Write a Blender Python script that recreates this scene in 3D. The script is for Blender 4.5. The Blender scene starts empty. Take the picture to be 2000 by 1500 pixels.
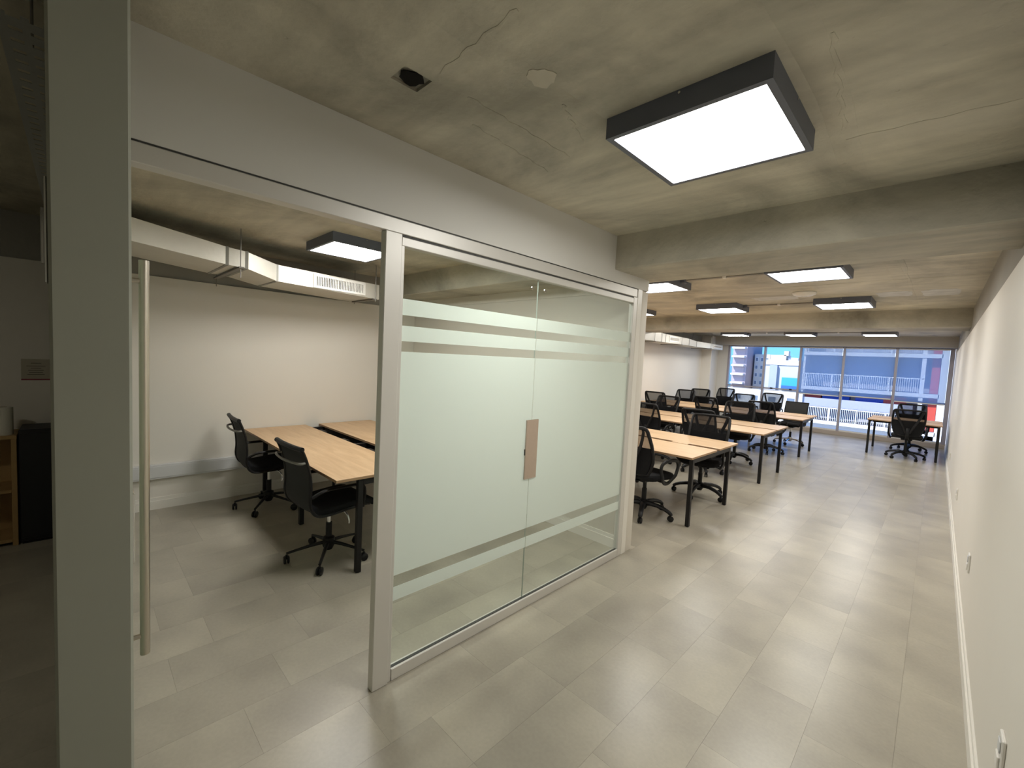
import bpy, bmesh, math, random
from mathutils import Vector, Matrix
random.seed(7)
PI = math.pi
scene = bpy.context.scene
COL = scene.collection

# ------------------------------------------------------------------ camera
F_PX, YAW, PITCH, ROLL, EYE = 840.09, 0.7797, -0.0623, 0.0502, 1.70
fwd = Vector((-math.sin(YAW)*math.cos(PITCH), math.cos(YAW)*math.cos(PITCH), math.sin(PITCH)))
r0 = Vector((math.cos(YAW), math.sin(YAW), 0.0)); u0 = r0.cross(fwd)
rgt = math.cos(ROLL)*r0 + math.sin(ROLL)*u0
upv = -math.sin(ROLL)*r0 + math.cos(ROLL)*u0
cd = bpy.data.cameras.new('camera'); cam = bpy.data.objects.new('camera', cd); COL.objects.link(cam)
cd.sensor_width = 36.0; cd.lens = F_PX/2000.0*36.0; cd.clip_start = 0.02; cd.clip_end = 500
m = Matrix((rgt, upv, -fwd)).transposed().to_4x4(); m.translation = Vector((0, 0, EYE)); cam.matrix_world = m
scene.camera = cam

# ------------------------------------------------------------------ sky, sun, exposure
LENS_POWER = 25.0
world = bpy.data.worlds.new('world'); scene.world = world; world.use_nodes = True
wn = world.node_tree.nodes; wl = world.node_tree.links; wn.clear()
wo = wn.new('ShaderNodeOutputWorld'); wb = wn.new('ShaderNodeBackground'); ws = wn.new('ShaderNodeTexSky')
ws.sky_type = 'NISHITA'; ws.sun_disc = False; ws.sun_elevation = math.radians(48); ws.sun_rotation = math.radians(200)
ws.air_density = 1.0; ws.dust_density = 0.6; ws.ozone_density = 2.0
wb.inputs['Strength'].default_value = 0.28
wm = wn.new('ShaderNodeMix'); wm.data_type = 'RGBA'; wm.blend_type = 'MULTIPLY'; wm.inputs[0].default_value = 1.0; wm.inputs[7].default_value = (0.20, 0.50, 1.0, 1)
wl.new(ws.outputs[0], wm.inputs[6]); wl.new(wm.outputs[2], wb.inputs[0]); wl.new(wb.outputs[0], wo.inputs[0])
sd = bpy.data.lights.new('sun', 'SUN'); sun = bpy.data.objects.new('sun', sd); COL.objects.link(sun)
sd.energy = 7.0; sd.angle = math.radians(0.6); sd.color = (1.0, 0.96, 0.9)
sun.rotation_euler = Vector((0.35, 0.62, -0.70)).to_track_quat('-Z', 'Y').to_euler()
vs = scene.view_settings
vs.view_transform = 'Standard'; vs.look = 'None'; vs.gamma = 1.0; vs.exposure = 0.0; vs.use_curve_mapping = False
scene.cycles.transparent_max_bounces = 24
scene.cycles.max_bounces = 6; scene.cycles.diffuse_bounces = 4; scene.cycles.glossy_bounces = 3; scene.cycles.transmission_bounces = 5
scene.cycles.caustics_reflective = False; scene.cycles.caustics_refractive = False
scene.cycles.use_adaptive_sampling = True; scene.cycles.adaptive_threshold = 0.05
scene.cycles.sample_clamp_indirect = 6.0

# ------------------------------------------------------------------ materials
def new_mat(name):
    m = bpy.data.materials.new(name); m.use_nodes = True
    nt = m.node_tree; nt.nodes.clear()
    out = nt.nodes.new('ShaderNodeOutputMaterial')
    return m, nt, out
def pmat(name, col, rough=0.5, metal=0.0, spec=0.5, noise=None, bump=None, sheen=0):
    """principled material; noise=(scale, amount) varies the tone, bump=(scale, strength) gives fine relief"""
    m, nt, out = new_mat(name)
    p = nt.nodes.new('ShaderNodeBsdfPrincipled'); nt.links.new(p.outputs[0], out.inputs[0])
    p.inputs['Base Color'].default_value = (*col, 1); p.inputs['Roughness'].default_value = rough
    p.inputs['Metallic'].default_value = metal; p.inputs['Specular IOR Level'].default_value = spec
    tc = nt.nodes.new('ShaderNodeTexCoord')
    if noise:
        n = nt.nodes.new('ShaderNodeTexNoise'); n.inputs['Scale'].default_value = noise[0]; n.inputs['Detail'].default_value = 5
        nt.links.new(tc.outputs['Object'], n.inputs['Vector'])
        mr = nt.nodes.new('ShaderNodeMapRange'); mr.inputs[3].default_value = 1-noise[1]; mr.inputs[4].default_value = 1+noise[1]
        nt.links.new(n.outputs[0], mr.inputs[0])
        mx = nt.nodes.new('ShaderNodeVectorMath'); mx.operation = 'SCALE'; mx.inputs[0].default_value = col
        nt.links.new(mr.outputs[0], mx.inputs['Scale']); nt.links.new(mx.outputs[0], p.inputs['Base Color'])
    if bump:
        n = nt.nodes.new('ShaderNodeTexNoise'); n.inputs['Scale'].default_value = bump[0]; n.inputs['Detail'].default_value = 4
        nt.links.new(tc.outputs['Object'], n.inputs['Vector'])
        b = nt.nodes.new('ShaderNodeBump'); b.inputs['Strength'].default_value = bump[1]; b.inputs['Distance'].default_value = 0.01
        nt.links.new(n.outputs[0], b.inputs['Height']); nt.links.new(b.outputs[0], p.inputs['Normal'])
    return m

M = {}
M['wall'] = pmat('white_wall_paint', (0.76, 0.72, 0.655), 0.55, spec=0.3, noise=(1.5, 0.025), bump=(60, 0.04))
M['bulkhead'] = pmat('bulkhead_paint', (0.70, 0.69, 0.655), 0.6, spec=0.25, noise=(1.2, 0.03))
M['endwall'] = pmat('grey_green_wall_paint', (0.36, 0.37, 0.31), 0.6, spec=0.25, noise=(1.5, 0.03))
M['greybeam'] = pmat('painted_edge_beam', (0.46, 0.44, 0.41), 0.7, spec=0.2, noise=(2.5, 0.06))
M['upper'] = pmat('bare_grey_plaster', (0.36, 0.345, 0.31), 0.8, spec=0.2, noise=(2.5, 0.10), bump=(25, 0.15))
M['lobbywall'] = pmat('lobby_wall_paint', (0.68, 0.68, 0.61), 0.7, spec=0.2, noise=(1.5, 0.05))
M['trimwhite'] = pmat('white_skirting', (0.80, 0.77, 0.71), 0.35)
M['alu'] = pmat('satin_aluminium', (0.66, 0.64, 0.60), 0.42, metal=0.25, noise=(3, 0.03))
M['alu_dark'] = pmat('dark_gasket', (0.05, 0.05, 0.045), 0.6)
M['steel'] = pmat('brushed_steel', (0.62, 0.57, 0.49), 0.28, metal=1.0)
M['chrome'] = pmat('chrome', (0.8, 0.8, 0.8), 0.12, metal=1.0)
M['plate'] = pmat('brushed_bronze_plate', (0.56, 0.46, 0.38), 0.38, metal=0.75, noise=(40, 0.05))
M['black_plastic'] = pmat('black_plastic', (0.008, 0.008, 0.009), 0.45, spec=0.3)
M['black_fabric'] = pmat('black_fabric', (0.012, 0.012, 0.013), 0.9, spec=0.2, bump=(300, 0.3))
M['grey_fabric'] = pmat('charcoal_mesh_fabric', (0.03, 0.03, 0.03), 0.75, spec=0.3, bump=(400, 0.3))
M['black_metal'] = pmat('black_powder_coat', (0.010, 0.009, 0.009), 0.45, spec=0.3)
M['lamp_body'] = pmat('graphite_lamp_housing', (0.12, 0.13, 0.165), 0.5)
M['pvc'] = pmat('white_plastic', (0.78, 0.75, 0.70), 0.35)
M['trunk'] = pmat('grey_trunking_plastic', (0.62, 0.62, 0.62), 0.4)
M['duct'] = pmat('foil_duct_board', (0.70, 0.67, 0.60), 0.42, metal=0.35, noise=(14, 0.05), bump=(30, 0.12))
M['duct_seam'] = pmat('duct_seam', (0.30, 0.29, 0.26), 0.5, metal=0.4)
M['grille'] = pmat('white_grille', (0.82, 0.79, 0.74), 0.4)
M['dark'] = pmat('void_shade', (0.012, 0.011, 0.010), 0.9, spec=0.1)  # black stands in for the shade inside openings
M['redmetal'] = pmat('galvanised_conduit', (0.33, 0.31, 0.28), 0.45, metal=0.6)
M['rope'] = pmat('hanger_rod', (0.25, 0.24, 0.22), 0.5, metal=0.5)
M['shelfwood'] = pmat('pine_shelf_wood', (0.42, 0.27, 0.11), 0.6, noise=(8, 0.12))
M['cab'] = pmat('black_cabinet', (0.008, 0.008, 0.010), 0.5, noise=(60, 0.2))
M['paper'] = pmat('white_paper', (0.72, 0.69, 0.6), 0.8)
M['notice'] = pmat('notice_paper', (0.46, 0.42, 0.34), 0.7)
M['ink'] = pmat('ink_grey', (0.16, 0.14, 0.12), 0.8)
M['inkred'] = pmat('ink_red', (0.25, 0.05, 0.07), 0.8)
M['tray'] = pmat('galvanised_tray', (0.42, 0.43, 0.42), 0.4, metal=0.5)
M['kerb'] = pmat('window_kerb', (0.34, 0.29, 0.25), 0.7, noise=(6, 0.06))
M['winframe'] = pmat('window_profile', (0.34, 0.32, 0.36), 0.4, metal=0.3)
# outside
M['o_white'] = pmat('sunlit_render_white', (0.80, 0.78, 0.74), 0.8, noise=(0.8, 0.04))
M['o_cream'] = pmat('cream_render', (0.70, 0.64, 0.55), 0.85, noise=(0.8, 0.05))
M['o_grey'] = pmat('pale_grey_render', (0.58, 0.57, 0.57), 0.85, noise=(0.5, 0.05))
M['o_shade'] = pmat('shaded_render', (0.42, 0.45, 0.52), 0.85)  # blue-grey, with the shade put into the colour
M['o_tile'] = pmat('balcony_floor_tile', (0.16, 0.16, 0.20), 0.7)
M['o_red'] = pmat('red_render', (0.52, 0.07, 0.05), 0.8)
M['o_rail'] = pmat('white_railing', (0.85, 0.85, 0.85), 0.5)
M['o_blue'] = pmat('blue_awning', (0.04, 0.08, 0.36), 0.8)
M['o_brown'] = pmat('brown_render', (0.46, 0.38, 0.40), 0.85)
M['o_glass'] = pmat('far_window_glass', (0.20, 0.24, 0.30), 0.25)
M['o_street'] = pmat('street_paving', (0.55, 0.53, 0.50), 0.9, noise=(0.3, 0.1))
M['o_board'] = pmat('billboard_cyan', (0.05, 0.40, 0.62), 0.5)
M['o_board2'] = pmat('billboard_blue', (0.05, 0.16, 0.40), 0.5)
M['o_drape'] = pmat('pale_balcony_screen', (0.40, 0.40, 0.48), 0.8)

def concrete(name, col, boards=False):
    m, nt, out = new_mat(name); N = nt.nodes.new; L = nt.links.new
    p = N('ShaderNodeBsdfPrincipled'); L(p.outputs[0], out.inputs[0]); p.inputs['Specular IOR Level'].default_value = 0.3
    tc = N('ShaderNodeTexCoord')
    n1 = N('ShaderNodeTexNoise'); n1.inputs['Scale'].default_value = 0.9; n1.inputs['Detail'].default_value = 7; n1.inputs['Roughness'].default_value = 0.62; n1.inputs['Distortion'].default_value = 0.6
    L(tc.outputs['Object'], n1.inputs['Vector'])
    mp = N('ShaderNodeMapping'); mp.inputs['Scale'].default_value = (0.7, 5.0, 1.0); L(tc.outputs['Object'], mp.inputs['Vector'])
    n2 = N('ShaderNodeTexNoise'); n2.inputs['Scale'].default_value = 2.2; n2.inputs['Detail'].default_value = 6; L(mp.outputs[0], n2.inputs['Vector'])
    r1 = N('ShaderNodeValToRGB'); cr = r1.color_ramp
    cr.elements[0].position = 0.36; cr.elements[0].color = (*[c*0.66 for c in col], 1)
    cr.elements[1].position = 0.66; cr.elements[1].color = (*[c*1.28 for c in col], 1)
    e = cr.elements.new(0.5); e.color = (*col, 1)
    L(n1.outputs[0], r1.inputs[0])
    r2 = N('ShaderNodeMapRange'); r2.inputs[1].default_value = 0.35; r2.inputs[2].default_value = 0.75; r2.inputs[3].default_value = 0.90; r2.inputs[4].default_value = 1.14
    L(n2.outputs[0], r2.inputs[0])
    mul = N('ShaderNodeVectorMath'); mul.operation = 'SCALE'; L(r1.outputs[0], mul.inputs[0]); L(r2.outputs[0], mul.inputs['Scale'])
    last = mul.outputs[0]
    # pale plaster skim, only in broad brushed patches
    n3 = N('ShaderNodeTexNoise'); n3.inputs['Scale'].default_value = 0.55; n3.inputs['Detail'].default_value = 3
    mp3 = N('ShaderNodeMapping'); mp3.inputs['Location'].default_value = (3.1, 1.7, 0.4); mp3.inputs['Scale'].default_value = (0.8, 1.7, 1)
    L(tc.outputs['Object'], mp3.inputs['Vector']); L(mp3.outputs[0], n3.inputs['Vector'])
    r3 = N('ShaderNodeMapRange'); r3.inputs[1].default_value = 0.58; r3.inputs[2].default_value = 0.70; r3.inputs[3].default_value = 0; r3.inputs[4].default_value = 0.55
    L(n3.outputs[0], r3.inputs[0])
    mx = N('ShaderNodeMix'); mx.data_type = 'RGBA'; L(r3.outputs[0], mx.inputs[0]); L(last, mx.inputs[6])
    mx.inputs[7].default_value = (col[0]*1.35, col[1]*1.36, col[2]*1.42, 1); last = mx.outputs[2]
    L(last, p.inputs['Base Color'])
    rr = N('ShaderNodeMapRange'); rr.inputs[3].default_value = 0.45; rr.inputs[4].default_value = 0.75; L(n2.outputs[0], rr.inputs[0]); L(rr.outputs[0], p.inputs['Roughness'])
    # relief: pits and form-board ridges
    n4 = N('ShaderNodeTexNoise'); n4.inputs['Scale'].default_value = 18; n4.inputs['Detail'].default_value = 6; L(tc.outputs['Object'], n4.inputs['Vector'])
    vo = N('ShaderNodeTexVoronoi'); vo.inputs['Scale'].default_value = 7; L(tc.outputs['Object'], vo.inputs['Vector'])
    vr = N('ShaderNodeMapRange'); vr.inputs[1].default_value = 0.0; vr.inputs[2].default_value = 0.06; vr.inputs[3].default_value = -0.6; vr.inputs[4].default_value = 0; L(vo.outputs['Distance'], vr.inputs[0])
    ad = N('ShaderNodeMath'); ad.operation = 'ADD'; L(n4.outputs[0], ad.inputs[0]); L(vr.outputs[0], ad.inputs[1]); hgt = ad.outputs[0]
    if boards:
        wv = N('ShaderNodeTexWave'); wv.wave_type = 'BANDS'; wv.bands_direction = 'X'; wv.inputs['Scale'].default_value = 0.42; wv.inputs['Distortion'].default_value = 0.8; wv.inputs['Detail'].default_value = 2
        L(tc.outputs['Object'], wv.inputs['Vector'])
        wr = N('ShaderNodeMapRange'); wr.inputs[1].default_value = 0.96; wr.inputs[2].default_value = 1.0; wr.inputs[3].default_value = 0; wr.inputs[4].default_value = 0.8; L(wv.outputs[1], wr.inputs[0])
        a2 = N('ShaderNodeMath'); a2.operation = 'ADD'; L(hgt, a2.inputs[0]); L(wr.outputs[0], a2.inputs[1]); hgt = a2.outputs[0]
    b = N('ShaderNodeBump'); b.inputs['Strength'].default_value = 0.5; b.inputs['Distance'].default_value = 0.014; L(hgt, b.inputs['Height']); L(b.outputs[0], p.inputs['Normal'])
    return m
M['concrete'] = concrete('raw_concrete', (0.525, 0.488, 0.395), True)
M['concrete_beam'] = concrete('raw_concrete_beam', (0.455, 0.425, 0.348))

def tile_mat():
    m, nt, out = new_mat('vinyl_tile'); N = nt.nodes.new; L = nt.links.new
    p = N('ShaderNodeBsdfPrincipled'); L(p.outputs[0], out.inputs[0]); p.inputs['Roughness'].default_value = 0.30; p.inputs['Specular IOR Level'].default_value = 0.5
    oi = N('ShaderNodeObjectInfo'); geo = N('ShaderNodeNewGeometry')
    att = N('ShaderNodeAttribute'); att.attribute_name = 'tone'
    n = N('ShaderNodeTexNoise'); n.inputs['Scale'].default_value = 1.6; n.inputs['Detail'].default_value = 4; L(geo.outputs['Position'], n.inputs['Vector'])
    n2 = N('ShaderNodeTexNoise'); n2.inputs['Scale'].default_value = 55; n2.inputs['Detail'].default_value = 3; L(geo.outputs['Position'], n2.inputs['Vector'])
    # printed cloudy patches: noise shifted for each tile so they break at the joints
    sc = N('ShaderNodeVectorMath'); sc.operation = 'SCALE'; sc.inputs[0].default_value = (37.0, 19.0, 53.0); L(oi.outputs['Random'], sc.inputs['Scale'])
    av = N('ShaderNodeVectorMath'); av.operation = 'ADD'; L(geo.outputs['Position'], av.inputs[0]); L(sc.outputs[0], av.inputs[1])
    n3 = N('ShaderNodeTexNoise'); n3.inputs['Scale'].default_value = 2.4; n3.inputs['Detail'].default_value = 2; L(av.outputs[0], n3.inputs['Vector'])
    def mr(src, a, b, lo=0.0, hi=1.0):
        q = N('ShaderNodeMapRange'); q.inputs[1].default_value = lo; q.inputs[2].default_value = hi; q.inputs[3].default_value = a; q.inputs[4].default_value = b; L(src, q.inputs[0]); return q.outputs[0]
    def mul(a, b):
        q = N('ShaderNodeMath'); q.operation = 'MULTIPLY'; L(a, q.inputs[0]); L(b, q.inputs[1]); return q.outputs[0]
    f = mul(mul(mr(oi.outputs['Random'], 0.95, 1.05), mr(n.outputs[0], 0.95, 1.05, 0.3, 0.7)), mul(mr(n3.outputs[0], 0.86, 1.14, 0.28, 0.72), mr(n2.outputs[0], 0.96, 1.04, 0.3, 0.7)))
    hue = N('ShaderNodeMix'); hue.data_type = 'RGBA'; L(n3.outputs[0], hue.inputs[0])
    hue.inputs[6].default_value = (0.375, 0.338, 0.282, 1); hue.inputs[7].default_value = (0.405, 0.374, 0.298, 1)
    v = N('ShaderNodeVectorMath'); v.operation = 'SCALE'; L(hue.outputs[2], v.inputs[0]); L(f, v.inputs['Scale']); L(v.outputs[0], p.inputs['Base Color'])
    b = N('ShaderNodeBump'); b.inputs['Strength'].default_value = 0.06; b.inputs['Distance'].default_value = 0.004; L(n2.outputs[0], b.inputs['Height']); L(b.outputs[0], p.inputs['Normal'])
    return m
M['tile'] = tile_mat()
M['screed'] = pmat('floor_screed', (0.30, 0.275, 0.23), 0.8)

def desk_mat():
    m, nt, out = new_mat('light_oak_laminate'); N = nt.nodes.new; L = nt.links.new
    p = N('ShaderNodeBsdfPrincipled'); L(p.outputs[0], out.inputs[0]); p.inputs['Roughness'].default_value = 0.42
    tc = N('ShaderNodeTexCoord'); mp = N('ShaderNodeMapping'); mp.inputs['Scale'].default_value = (0.8, 7.0, 2.0); L(tc.outputs['Object'], mp.inputs['Vector'])
    n = N('ShaderNodeTexNoise'); n.inputs['Scale'].default_value = 3.0; n.inputs['Detail'].default_value = 6; n.inputs['Distortion'].default_value = 0.7; L(mp.outputs[0], n.inputs['Vector'])
    r = N('ShaderNodeValToRGB'); r.color_ramp.elements[0].position = 0.28; r.color_ramp.elements[0].color = (0.52, 0.335, 0.18, 1)
    r.color_ramp.elements[1].position = 0.75; r.color_ramp.elements[1].color = (0.66, 0.455, 0.265, 1)
    L(n.outputs[0], r.inputs[0]); L(r.outputs[0], p.inputs['Base Color'])
    return m
M['oak'] = desk_mat()
M['oak_edge'] = pmat('laminate_edge', (0.40, 0.25, 0.14), 0.5)

def glass_mat(name, tint, refl=1.0):
    m, nt, out = new_mat(name); N = nt.nodes.new; L = nt.links.new
    t = N('ShaderNodeBsdfTransparent'); t.inputs[0].default_value = (*tint, 1)
    g = N('ShaderNodeBsdfGlossy'); g.inputs['Roughness'].default_value = 0.01
    lw = N('ShaderNodeLayerWeight'); lw.inputs[0].default_value = 0.5
    pw = N('ShaderNodeMath'); pw.operation = 'POWER'; pw.inputs[1].default_value = 4.0; L(lw.outputs['Facing'], pw.inputs[0])
    sc = N('ShaderNodeMath'); sc.operation = 'MULTIPLY_ADD'; sc.inputs[1].default_value = 0.6*refl; sc.inputs[2].default_value = 0.02*refl; L(pw.outputs[0], sc.inputs[0])
    mx = N('ShaderNodeMixShader'); L(sc.outputs[0], mx.inputs[0]); L(t.outputs[0], mx.inputs[1]); L(g.outputs[0], mx.inputs[2]); L(mx.outputs[0], out.inputs[0])
    return m
M['glass'] = glass_mat('clear_door_glass', (0.955, 0.985, 0.965), 0.8)
M['glass_edge'] = pmat('green_glass_edge', (0.50, 0.56, 0.50), 0.3)
M['winglass'] = glass_mat('window_glass', (0.93, 0.965, 0.985), 0.6)

def film_mat():
    m, nt, out = new_mat('frosted_film'); N = nt.nodes.new; L = nt.links.new
    d = N('ShaderNodeBsdfDiffuse'); d.inputs[0].default_value = (0.88, 0.93, 0.89, 1)
    t = N('ShaderNodeBsdfTranslucent'); t.inputs[0].default_value = (0.94, 0.985, 0.95, 1)
    mx = N('ShaderNodeMixShader'); mx.inputs[0].default_value = 0.48; L(d.outputs[0], mx.inputs[1]); L(t.outputs[0], mx.inputs[2])
    tr = N('ShaderNodeBsdfTransparent'); tr.inputs[0].default_value = (0.93, 0.97, 0.94, 1)
    m2 = N('ShaderNodeMixShader'); m2.inputs[0].default_value = 0.06; L(mx.outputs[0], m2.inputs[1]); L(tr.outputs[0], m2.inputs[2])
    L(m2.outputs[0], out.inputs[0]); return m
M['film'] = film_mat()

def veil_mat(name, col, alpha, trans=0.0):
    """woven open fabric: part of the light goes straight through the holes"""
    m, nt, out = new_mat(name); N = nt.nodes.new; L = nt.links.new
    d = N('ShaderNodeBsdfDiffuse'); d.inputs[0].default_value = (*col, 1)
    src = d.outputs[0]
    if trans:
        t = N('ShaderNodeBsdfTranslucent'); t.inputs[0].default_value = (*col, 1)
        q = N('ShaderNodeMixShader'); q.inputs[0].default_value = trans; L(d.outputs[0], q.inputs[1]); L(t.outputs[0], q.inputs[2]); src = q.outputs[0]
    tr = N('ShaderNodeBsdfTransparent')
    mx = N('ShaderNodeMixShader'); mx.inputs[0].default_value = alpha; L(tr.outputs[0], mx.inputs[1]); L(src, mx.inputs[2]); L(mx.outputs[0], out.inputs[0])
    return m
M['mesh'] = veil_mat('chair_mesh', (0.015, 0.015, 0.016), 0.50)
M['blind'] = veil_mat('screen_blind', (0.39, 0.54, 0.76), 0.50, 0.75)

def emit_mat(name, col, s):
    m, nt, out = new_mat(name); e = nt.nodes.new('ShaderNodeEmission'); e.inputs[0].default_value = (*col, 1); e.inputs[1].default_value = s
    nt.links.new(e.outputs[0], out.inputs[0]); return m
M['lens'] = emit_mat('lit_diffuser', (1.0, 0.985, 0.935), LENS_POWER)

# ------------------------------------------------------------------ mesh helpers
class MB:
    def __init__(s): s.v = []; s.f = []; s.tone = None
    def box(s, x0, y0, z0, x1, y1, z1):
        if x0 > x1: x0, x1 = x1, x0
        if y0 > y1: y0, y1 = y1, y0
        if z0 > z1: z0, z1 = z1, z0
        b = len(s.v)
        s.v += [(x0,y0,z0),(x1,y0,z0),(x1,y1,z0),(x0,y1,z0),(x0,y0,z1),(x1,y0,z1),(x1,y1,z1),(x0,y1,z1)]
        s.f += [tuple(b+i for i in q) for q in ((0,3,2,1),(4,5,6,7),(0,1,5,4),(1,2,6,5),(2,3,7,6),(3,0,4,7))]
        return s
    def loft(s, rings, cap=True, closed=False):
        b = len(s.v); n = len(rings[0])
        for r in rings: s.v += [tuple(p) for p in r]
        m = len(rings)
        for i in range(m if closed else m-1):
            for j in range(n):
                a0 = b+i*n+j; a1 = b+i*n+(j+1) % n; c = ((i+1) % m)
                b0 = b+c*n+j; b1 = b+c*n+(j+1) % n
                s.f.append((a0, a1, b1, b0))
        if cap and not closed:
            s.f.append(tuple(b+j for j in reversed(range(n)))); s.f.append(tuple(b+(m-1)*n+j for j in range(n)))
        return s
    def tube(s, pts, r, n=8, closed=False, flat=None, upv=(0,0,1)):
        """round (or elliptical: flat=(a,b) multipliers) tube along a path"""
        P = [Vector(p) for p in pts]; m = len(P); rs = r if isinstance(r, (list, tuple)) else [r]*m
        rings = []; prev = None
        for i in range(m):
            if closed: t = (P[(i+1) % m]-P[i-1])
            else: t = P[min(i+1, m-1)]-P[max(i-1, 0)]
            t.normalize()
            if prev is None:
                u = Vector(upv)
                if abs(u.dot(t)) > 0.95: u = Vector((1,0,0)) if abs(t.x) < 0.9 else Vector((0,1,0))
            else: u = prev
            u = (u - t*u.dot(t)).normalized(); prev = u; w = t.cross(u)
            fa, fb = flat or (1, 1)
            rings.append([P[i] + (u*math.cos(2*PI*k/n)*fa + w*math.sin(2*PI*k/n)*fb)*rs[i] for k in range(n)])
        return s.loft(rings, not closed, closed)
    def lathe(s, prof, c=(0,0,0), n=16, axis='z'):
        rings = []
        for r, z in prof:
            ring = []
            for k in range(n):
                a = 2*PI*k/n; x, y = r*math.cos(a), r*math.sin(a)
                q = {'z': (x, y, z), 'x': (z, x, y), 'y': (y, z, x)}[axis]
                ring.append((c[0]+q[0], c[1]+q[1], c[2]+q[2]))
            rings.append(ring)
        return s.loft(rings)
    def xform(s, mat):
        s.v = [tuple(mat @ Vector(p)) for p in s.v]; return s
    def mesh(s, name, mat, bevel=0, seg=1, smooth=True, ang=35):
        me = bpy.data.meshes.new(name); me.from_pydata(s.v, [], s.f); me.validate()
        bm = bmesh.new(); bm.from_mesh(me); bmesh.ops.recalc_face_normals(bm, faces=bm.faces)
        if bevel:
            es = [e for e in bm.edges if len(e.link_faces) == 2 and e.calc_face_angle(0) > math.radians(30)]
            bmesh.ops.bevel(bm, geom=es, offset=bevel, segments=seg, profile=0.5, affect='EDGES', clamp_overlap=True)
        bm.to_mesh(me); bm.free()
        if smooth:
            for p in me.polygons: p.use_smooth = True
            me.set_sharp_from_angle(angle=math.radians(ang))
        me.materials.append(M[mat] if isinstance(mat, str) else mat)
        return me
    def build(s, name, mat, parent=None, **k):
        return link(name, s.mesh(name, mat, **k), parent)

def link(name, data, parent=None):
    o = bpy.data.objects.new(name, data); COL.objects.link(o)
    if parent: o.parent = parent
    return o
def tag(o, label=None, cat=None, group=None, kind=None):
    if label: o['label'] = label
    if cat: o['category'] = cat
    if group: o['group'] = group
    if kind: o['kind'] = kind
    return o
def empty(name, loc=(0,0,0), rz=0, label=None, cat=None, group=None, kind=None):
    o = bpy.data.objects.new(name, None); COL.objects.link(o); o.empty_display_size = 0.1
    o.location = loc; o.rotation_euler = (0, 0, rz)
    return tag(o, label, cat, group, kind)
def copy_tree(o, parent=None):
    c = o.copy(); COL.objects.link(c)
    if parent: c.parent = parent
    for ch in o.children: copy_tree(ch, c)
    return c
def bx(*a): return MB().box(*a)
def struct(name, mb, mat, label=None, **k):
    o = mb.build(name, mat, **k); o['kind'] = 'structure'
    if label: o['label'] = label
    return o

# ------------------------------------------------------------------ dimensions of the place (metres)
XR, XL = 0.241, -5.47          # right wall face, left wall face
XP = -1.877                    # glass partition face
H, HB = 2.69, 2.43             # slab and beam soffit
ZL = 2.31                      # top of the wall lining
YW = 14.80                     # window plane
YE0, YE1 = -0.040, 0.083       # entrance wall
YB = -2.6                      # far end of the lobby behind the camera

# ------------------------------------------------------------------ floor with vinyl tiles
floor = struct('floor', bx(-5.75, YB-0.1, -0.20, 0.45, 15.0, -0.004), 'screed', smooth=False)
TW, TL, GAP = 0.31, 0.62, 0.0003
tile_me = MB().box(-TW/2+GAP, -TL/2+GAP, -0.004, TW/2-GAP, TL/2-GAP, 0.0).mesh('tile', 'tile', smooth=False)
def in_view(x, y, z=0.0):
    d = Vector((x, y, z-EYE)); w = d.dot(fwd)
    if w < 0.15: return False
    px = 1000+F_PX*d.dot(rgt)/w; py = 750-F_PX*d.dot(upv)/w
    return -60 < px < 2060 and 0 < py < 1640
tiles = []
ix0 = -17; k = ix0
cx = -0.63 + TW/2 + TW*2
cols = []
while cx > XL: cols.append(cx); cx -= TW
for c in cols:
    off = random.choice((0.0, 0.207, 0.413)) + 0.03
    y = YB + off - TL
    while y < YW:
        a, b = max(y, YB), min(y+TL, YW-0.02)
        l, r_ = max(c-TW/2, XL-0.02), min(c+TW/2, XR+0.02)
        if b-a > 0.03 and r_-l > 0.02: tiles.append((l, r_, a, b))
        y += TL
def tkey(t):
    cx, cy = (t[0]+t[1])/2, (t[2]+t[3])/2
    seen = in_view(cx, cy) or in_view(t[0], t[2]) or in_view(t[1], t[3])
    hidden = cx < -1.95 and cy > 3.4 and (cx < -1.9 - (cy-3.4)*0.55 - 0.9) and cy < 6
    return (0 if (seen and not hidden) else 1, math.hypot(cx, cy))
tiles.sort(key=tkey)
rest = MB(); cnt = 0
for t in tiles:
    full = abs(t[1]-t[0]-TW) < 1e-4 and abs(t[3]-t[2]-TL) < 1e-4
    if cnt < 300 and tkey(t)[0] == 0:
        if full: o = link('tile', tile_me, floor); o.location = ((t[0]+t[1])/2, (t[2]+t[3])/2, 0)
        else: o = bx(t[0]+GAP, t[2]+GAP, -0.004, t[1]-GAP, t[3]-GAP, 0).build('tile', 'tile', floor, smooth=False)
        cnt += 1
    else: rest.box(t[0]+GAP, t[2]+GAP, -0.004, t[1]-GAP, t[3]-GAP, 0)
o = rest.build('tile_field', 'tile', floor, smooth=False); o['kind'] = 'stuff'

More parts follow.
